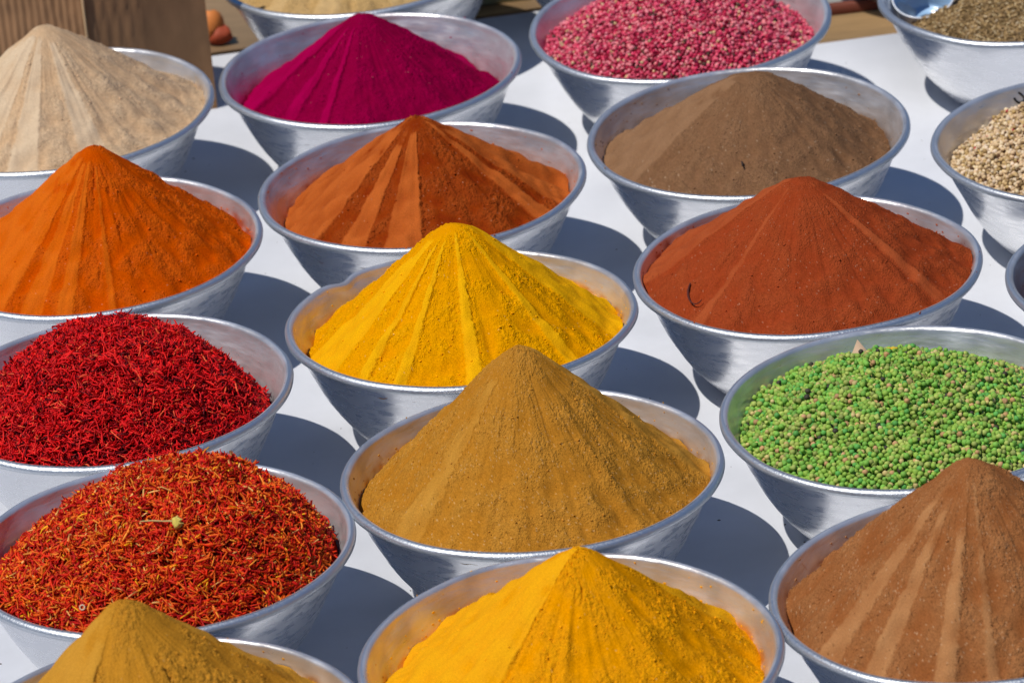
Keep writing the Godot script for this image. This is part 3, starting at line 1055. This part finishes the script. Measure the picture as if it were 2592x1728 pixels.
	gm.uv1_scale = Vector3(4, 4, 4)
	var gbx := mesh_node("case", box_mesh(Vector3(0.150, 0.11, 0.13), 0.002), gm, gb)
	gbx.position.y = 0.055
	var strip := mesh_node("teal_edge", box_mesh(Vector3(0.012, 0.106, 0.131), 0.001), plain(Color8(120, 142, 138), 0.8), gb)
	strip.position = Vector3(0.0765, 0.054, 0.001)
	gb.rotation.y = 0.15
	var pb := thing("pale_grey_box", "pale grey box beside the grey green box", "box", Vector3(0.125, -0.001, -5.92))
	var pbx := mesh_node("case", box_mesh(Vector3(0.10, 0.10, 0.13), 0.002), plain(Color8(196, 192, 192), 0.8), pb)
	pbx.position.y = 0.05
	pb.rotation.y = 0.15

func sheet(at: Vector3, along: Vector3, tall: float, cols: int, rows: int, relief: Callable) -> ArrayMesh:
	# an upright panel with relief, its front towards the camera
	var v := PackedVector3Array()
	var idx := PackedInt32Array()
	var out := along.normalized().cross(Vector3.UP)
	for i in rows + 1:
		for j in cols + 1:
			var u := float(j) / cols
			var w := float(i) / rows
			v.append(at + along * u + Vector3(0, tall * (1.0 - w), 0) + out * float(relief.call(u, w)))
	for i in rows:
		for j in cols:
			var p := i * (cols + 1) + j
			idx.append_array([p, p + 1, p + cols + 1, p + 1, p + cols + 2, p + cols + 1])
	var n := grid_normals(v, rows + 1, cols + 1, false)
	for i in n.size():
		if n[i].dot(out) < 0.0: n[i] = -n[i]
	return array_mesh(v, n, idx)

func whole_spices() -> void:
	var pea := [pea_mesh(1, 0.14), pea_mesh(2, 0.24), pea_mesh(3, 0.46, Vector3(1.0, 0.92, 1.06))]
	grain_heap("green", "peppercorn_heap", "peppercorn", "heap of green peppercorns mixed with a few tan and black ones", "spice heap", 0.0031,
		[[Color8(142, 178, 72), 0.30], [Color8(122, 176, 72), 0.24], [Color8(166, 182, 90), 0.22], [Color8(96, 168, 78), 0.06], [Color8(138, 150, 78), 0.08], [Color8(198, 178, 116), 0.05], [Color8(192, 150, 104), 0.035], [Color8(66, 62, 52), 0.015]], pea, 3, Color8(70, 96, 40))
	var chip := [pea_mesh(12, 0.5, Vector3(1.0, 0.75, 0.85)), pea_mesh(13, 0.6, Vector3(1.2, 0.6, 0.8)), pea_mesh(14, 0.4, Vector3(0.8, 0.8, 0.8))]
	grain_heap("pink", "peppercorn_heap", "peppercorn", "heap of crushed pink and crimson peppercorns", "spice heap", 0.0029,
		[[Color8(222, 84, 112), 0.34], [Color8(234, 138, 146), 0.30], [Color8(192, 36, 76), 0.22], [Color8(140, 28, 52), 0.06], [Color8(216, 184, 138), 0.035], [Color8(84, 64, 52), 0.03]], chip, 3, Color8(150, 34, 60), false, 300)
	var seed_ := [pea_mesh(22, 0.22), pea_mesh(23, 0.3, Vector3(1.15, 0.9, 0.9)), pea_mesh(24, 0.16, Vector3(0.9, 0.9, 1.1))]
	grain_heap("white", "seed_heap", "seed", "heap of pale tan round seeds in the bowl with marker writing", "spice heap", 0.0028,
		[[Color8(214, 184, 142), 0.36], [Color8(228, 206, 172), 0.30], [Color8(188, 158, 106), 0.20], [Color8(150, 122, 80), 0.10], [Color8(96, 66, 40), 0.03], [Color8(190, 60, 74), 0.01]], seed_, 3, Color8(92, 66, 36), false, 300)
	var cum := [pea_mesh(32, 0.14, Vector3(1.9, 0.62, 0.66)), pea_mesh(33, 0.2, Vector3(1.5, 0.6, 0.6))]
	grain_heap("cumin", "seed_heap", "seed", "heap of greenish brown cumin seeds around a cup", "spice heap", 0.0018,
		[[Color8(150, 122, 80), 0.40], [Color8(176, 146, 100), 0.25], [Color8(116, 92, 56), 0.25], [Color8(200, 178, 138), 0.10]], cum, 3, Color8(70, 54, 32), true, 300)
	thread_heap("saffron", "heap of dark crimson saffron threads", "saffron_heap", "thread", 16000, 0.0148, 0.00118,
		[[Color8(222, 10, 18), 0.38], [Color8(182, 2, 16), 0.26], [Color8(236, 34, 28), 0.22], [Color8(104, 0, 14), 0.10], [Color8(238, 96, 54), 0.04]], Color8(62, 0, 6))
	thread_heap("safflower", "heap of dried safflower petals, orange and red", "safflower_heap", "petal", 16000, 0.0148, 0.00122,
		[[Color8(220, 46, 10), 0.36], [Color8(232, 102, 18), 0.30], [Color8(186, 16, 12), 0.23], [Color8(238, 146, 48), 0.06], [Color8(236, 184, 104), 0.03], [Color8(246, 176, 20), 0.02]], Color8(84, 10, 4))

func bed_at(key: String, x: float, z: float) -> Vector3:
	# the bed's surface over a place given from the bowl's centre, in the scene
	var d: Dictionary = BEDS.get(key, HEAPS.get(key))
	var b: Array = BOWLS[key]
	var k: float = b[2] / RIM_R
	var p := Vector2(x - d.apex[0], z - d.apex[2])
	var a := p.angle()
	for i in 3:
		var r := wall_radius(contact(d.at, rad_to_deg(a))) * k
		var e := Vector2(cos(a) * r - d.apex[0], sin(a) * r - d.apex[2])
		a += e.angle_to(p)
	var rr := wall_radius(contact(d.at, rad_to_deg(a))) * k
	var t := p.length() / Vector2(cos(a) * rr - d.apex[0], sin(a) * rr - d.apex[2]).length()
	var yc := contact(d.at, rad_to_deg(a))
	var y: float = yc + (d.apex[1] - yc) * profile(d, tip_u(t, d.tip))
	var o := tilt_of(b)
	return Vector3(b[0], 0, b[1]) - (o * Vector3(0, RIM_H, 0) - Vector3(0, RIM_H, 0)) + o * Vector3(x, y + RIM_H, z)

func small_things() -> void:
	# a dried flower on the safflower
	var p := bed_at("safflower", 0.008, 0.075)
	var fl := thing("dried_flower", "dried yellow flower on a pale stem lying on the safflower", "dried flower", p)
	mesh_node("stem", tube_along([Vector3(-0.018, 0.005, -0.004), Vector3(-0.006, 0.0062, -0.001), Vector3(0.006, 0.0060, 0.002), Vector3(0.014, 0.0058, 0.003)], [0.0006, 0.0008, 0.0008, 0.0011]), plain(Color8(192, 170, 110)), fl)
	var head := mesh_node("flower_head", pea_mesh(41, 0.5, Vector3(0.8, 0.8, 1.2), 2), plain(Color8(206, 186, 86)), fl)
	head.position = Vector3(0.019, 0.006, 0.006)
	head.scale = Vector3.ONE * 0.0062
	for i in 7:
		var a := TAU * i / 7.0
		var petal := mesh_node("petal", thread_mesh(0.2, 0.05, 0.22, 0.6), plain(Color8(214, 196, 104)), fl)
		petal.transform = Transform3D(Basis.from_euler(Vector3(a, 0.3, a * 0.7)) * Basis.from_scale(Vector3.ONE * 0.006), Vector3(0.021 + 0.002 * cos(a), 0.006 + 0.004 * sin(a), 0.006 + 0.005 * cos(a)))
	# a hollow husk near the safflower bowl's front
	var hp := bed_at("safflower", -0.070, 0.140)
	var husk := mesh_node("seed_husk", ring_mesh(0.0031, 0.0014), plain(Color8(218, 196, 164)), self)
	husk.position = hp + Vector3(0, 0.005, 0)
	husk.basis = Basis.from_euler(Vector3(1.0, 0.4, 0.3))
	tag(husk, "small pale hollow seed husk on the safflower near the rim", "husk")
	# the curled stem on the brick red powder
	var cp := bed_at("red", -0.137, 0.068)
	var cs := []
	var cr := []
	for i in 12:
		var a := -2.2 - 2.9 * i / 11.0
		var q := bed_at("red", -0.130 + 0.010 * cos(a), 0.075 + 0.020 * sin(a))
		cs.append(q - cp + Vector3(0, 0.0016, 0))
		cr.append(0.0009 + 0.0003 * sin(i * 0.5))
	var curl := mesh_node("curled_stem", tube_along(cs, cr), plain(Color8(78, 26, 16)), self)
	curl.position = cp
	tag(curl, "dark curled stem lying on the brick red powder", "stem")
	# a short dark stick on the brown powder
	var sp := bed_at("brown", -0.018, 0.125)
	var stick := mesh_node("dark_stick", tube_along([Vector3(0, 0.0005, -0.006), Vector3(0.0006, 0.002, 0), Vector3(0, 0.0010, 0.008)], [0.0010, 0.0014, 0.0008]), plain(Color8(44, 30, 24)), self)
	stick.position = sp
	tag(stick, "short dark stick lying on the dull brown powder", "stick")
	# a folded husk at the back of the green peppercorns, a sprig and a yellow petal
	var gp := bed_at("green", -0.035, -0.140)
	var fold := SurfaceTool.new()
	fold.begin(Mesh.PRIMITIVE_TRIANGLES)
	var fa := Vector3(-0.016, 0, 0.004)
	var fb := Vector3(0.014, 0.002, 0.004)
	var fc := Vector3(-0.004, 0.026, -0.002)
	var fd := Vector3(0.0, 0.006, -0.012)
	for t in [[fa, fc, fb], [fb, fc, fd], [fd, fc, fa]]:
		for q in t: fold.add_vertex(q)
	fold.generate_normals()
	var fh := mesh_node("folded_husk", fold.commit(), plain(Color8(196, 168, 140)), self)
	fh.position = gp
	fh.scale = Vector3.ONE * 0.65
	tag(fh, "pale folded husk standing behind the green peppercorns", "husk")
	var tp := bed_at("green", 0.020, 0.0)
	var sprig := thing("green_sprig", "thin green sprig lying on the green peppercorns", "sprig", tp + Vector3(0, 0.004, 0))
	mesh_node("stem", tube_along([Vector3(-0.014, 0.001, -0.003), Vector3(0, 0.002, 0), Vector3(0.013, 0.001, 0.004)], [0.0007, 0.0008, 0.0005]), plain(Color8(122, 140, 50)), sprig)
	for i in 6:
		var leaf := mesh_node("leaflet", thread_mesh(0.15, 0.0, 0.12, 0.6), plain(Color8(140, 156, 60)), sprig)
		leaf.transform = Transform3D(Basis.from_euler(Vector3(0, 0.9 if i % 2 else -0.9, 0.3)) * Basis.from_scale(Vector3.ONE * 0.007), Vector3(-0.010 + i * 0.004, 0.0025, (0.003 if i % 2 else -0.003)))
	var yp := bed_at("green", -0.004, -0.105)
	var yl := mesh_node("yellow_petal", pea_mesh(44, 0.4, Vector3(1.4, 0.4, 0.9), 2), plain(Color8(226, 176, 30)), self)
	yl.position = yp + Vector3(0, 0.004, 0)
	yl.scale = Vector3.ONE * 0.0040
	tag(yl, "yellow petal among the green peppercorns", "petal")
	# the cup stuck in the cumin
	var cb: Array = BOWLS["cumin"]
	var cup := thing("scoop_cup", "white cup stuck in the cumin seeds, sky reflection painted blue on its lining", "cup", Vector3(cb[0] - 0.128, RIM_H - 0.060, cb[1] - 0.075))
	var prof := []
	for i in 9: prof.append(Vector3(0.030 + 0.012 * i / 8.0, 0.055 * i / 8.0, 0))
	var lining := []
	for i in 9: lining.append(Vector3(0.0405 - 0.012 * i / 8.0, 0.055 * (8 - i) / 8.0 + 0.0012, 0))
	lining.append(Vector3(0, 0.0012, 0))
	var white := plain(Color8(232, 238, 246), 0.18)
	mesh_node("cup_wall", lathe(prof, 40, 3, Color.WHITE, -999.0, 0.0), white, cup)
	mesh_node("sky_painted_lining", lathe(lining, 40, 3, Color.WHITE, -999.0, 0.0), plain(Color8(160, 198, 236), 0.2), cup)  # light blue of the lining stands in for the sky's reflection
	var band := []
	for i in 9:
		var a := TAU * i / 8.0
		band.append(Vector3(0.0414 - cos(a) * 0.0012, 0.0555 - sin(a) * 0.0012, 0))
	mesh_node("cup_rim", lathe(band, 40, 3, Color.WHITE, -999.0, 0.0), white, cup)
	cup.basis = Basis.from_euler(Vector3(0.45, 0, 0.12))
	# marker writing inside the bowl of pale seeds
	var wb: Array = BOWLS["white"]
	var ink := plain(Color8(34, 34, 36), 0.6)
	var bowl_node: Node3D = null
	for ch in get_children():
		if ch.has_meta("label") and ch.get_meta("label") == BOWL_LABELS["white"]: bowl_node = ch
	for stroke in [[[-112.2, 0.0], [-111.2, -3.0], [-110.4, -7.0], [-110.6, -10.0], [-111.6, -12.2], [-113.0, -11.8], [-114.0, -9.0], [-114.6, -5.0]], [[-104.0, -1.0], [-104.8, -6.0], [-105.4, -11.0]]]:
		var pts := []
		var rad := []
		for e in stroke:
			var y: float = e[1] * 0.001
			var r: float = (wall_radius(y - 0.003) - 0.0003) * wb[2] / RIM_R + wob("white".hash() % 977, cos(deg_to_rad(e[0])), sin(deg_to_rad(e[0])), y - 0.003 + RIM_H)
			pts.append(Vector3(cos(deg_to_rad(e[0])) * r, y - 0.003 + RIM_H, sin(deg_to_rad(e[0])) * r))
			rad.append(0.0015)
		mesh_node("marker_writing", tube_along(pts, rad, 5), ink, bowl_node)
	# specks of spice fallen on the table
	var mm := MultiMesh.new()
	mm.transform_format = MultiMesh.TRANSFORM_3D
	mm.use_colors = true
	mm.mesh = m.crumb_mesh
	mm.instance_count = 420
	rng.seed = 99
	for i in 420:
		var s := 0.0004 + 0.0013 * pow(rng.randf(), 5.0)
		mm.set_instance_transform(i, Transform3D(Basis.from_euler(Vector3(0, rng.randf() * TAU, 0)) * Basis.from_scale(Vector3(s, s * 0.5, s * 1.5)), Vector3(rng.randf_range(-0.75, 0.8), 0.0002, rng.randf_range(-5.45, -3.3))))
		var g := rng.randf_range(0.01, 0.16)
		mm.set_instance_color(i, Color(g, g * 0.8, g * 0.6))
	var mi := MultiMeshInstance3D.new()
	mi.name = "table_crumbs"
	mi.multimesh = mm
	mi.material_override = m.tinted
	add_child(mi, true)
	tag(mi, "specks of spice fallen on the white table top", "crumbs", "", "stuff")

func ring_mesh(r: float, w: float) -> ArrayMesh:
	var t := TorusMesh.new()
	t.inner_radius = r - w
	t.outer_radius = r
	t.rings = 18
	t.ring_segments = 8
	var me := ArrayMesh.new()
	me.add_surface_from_arrays(Mesh.PRIMITIVE_TRIANGLES, t.get_mesh_arrays())
	return me
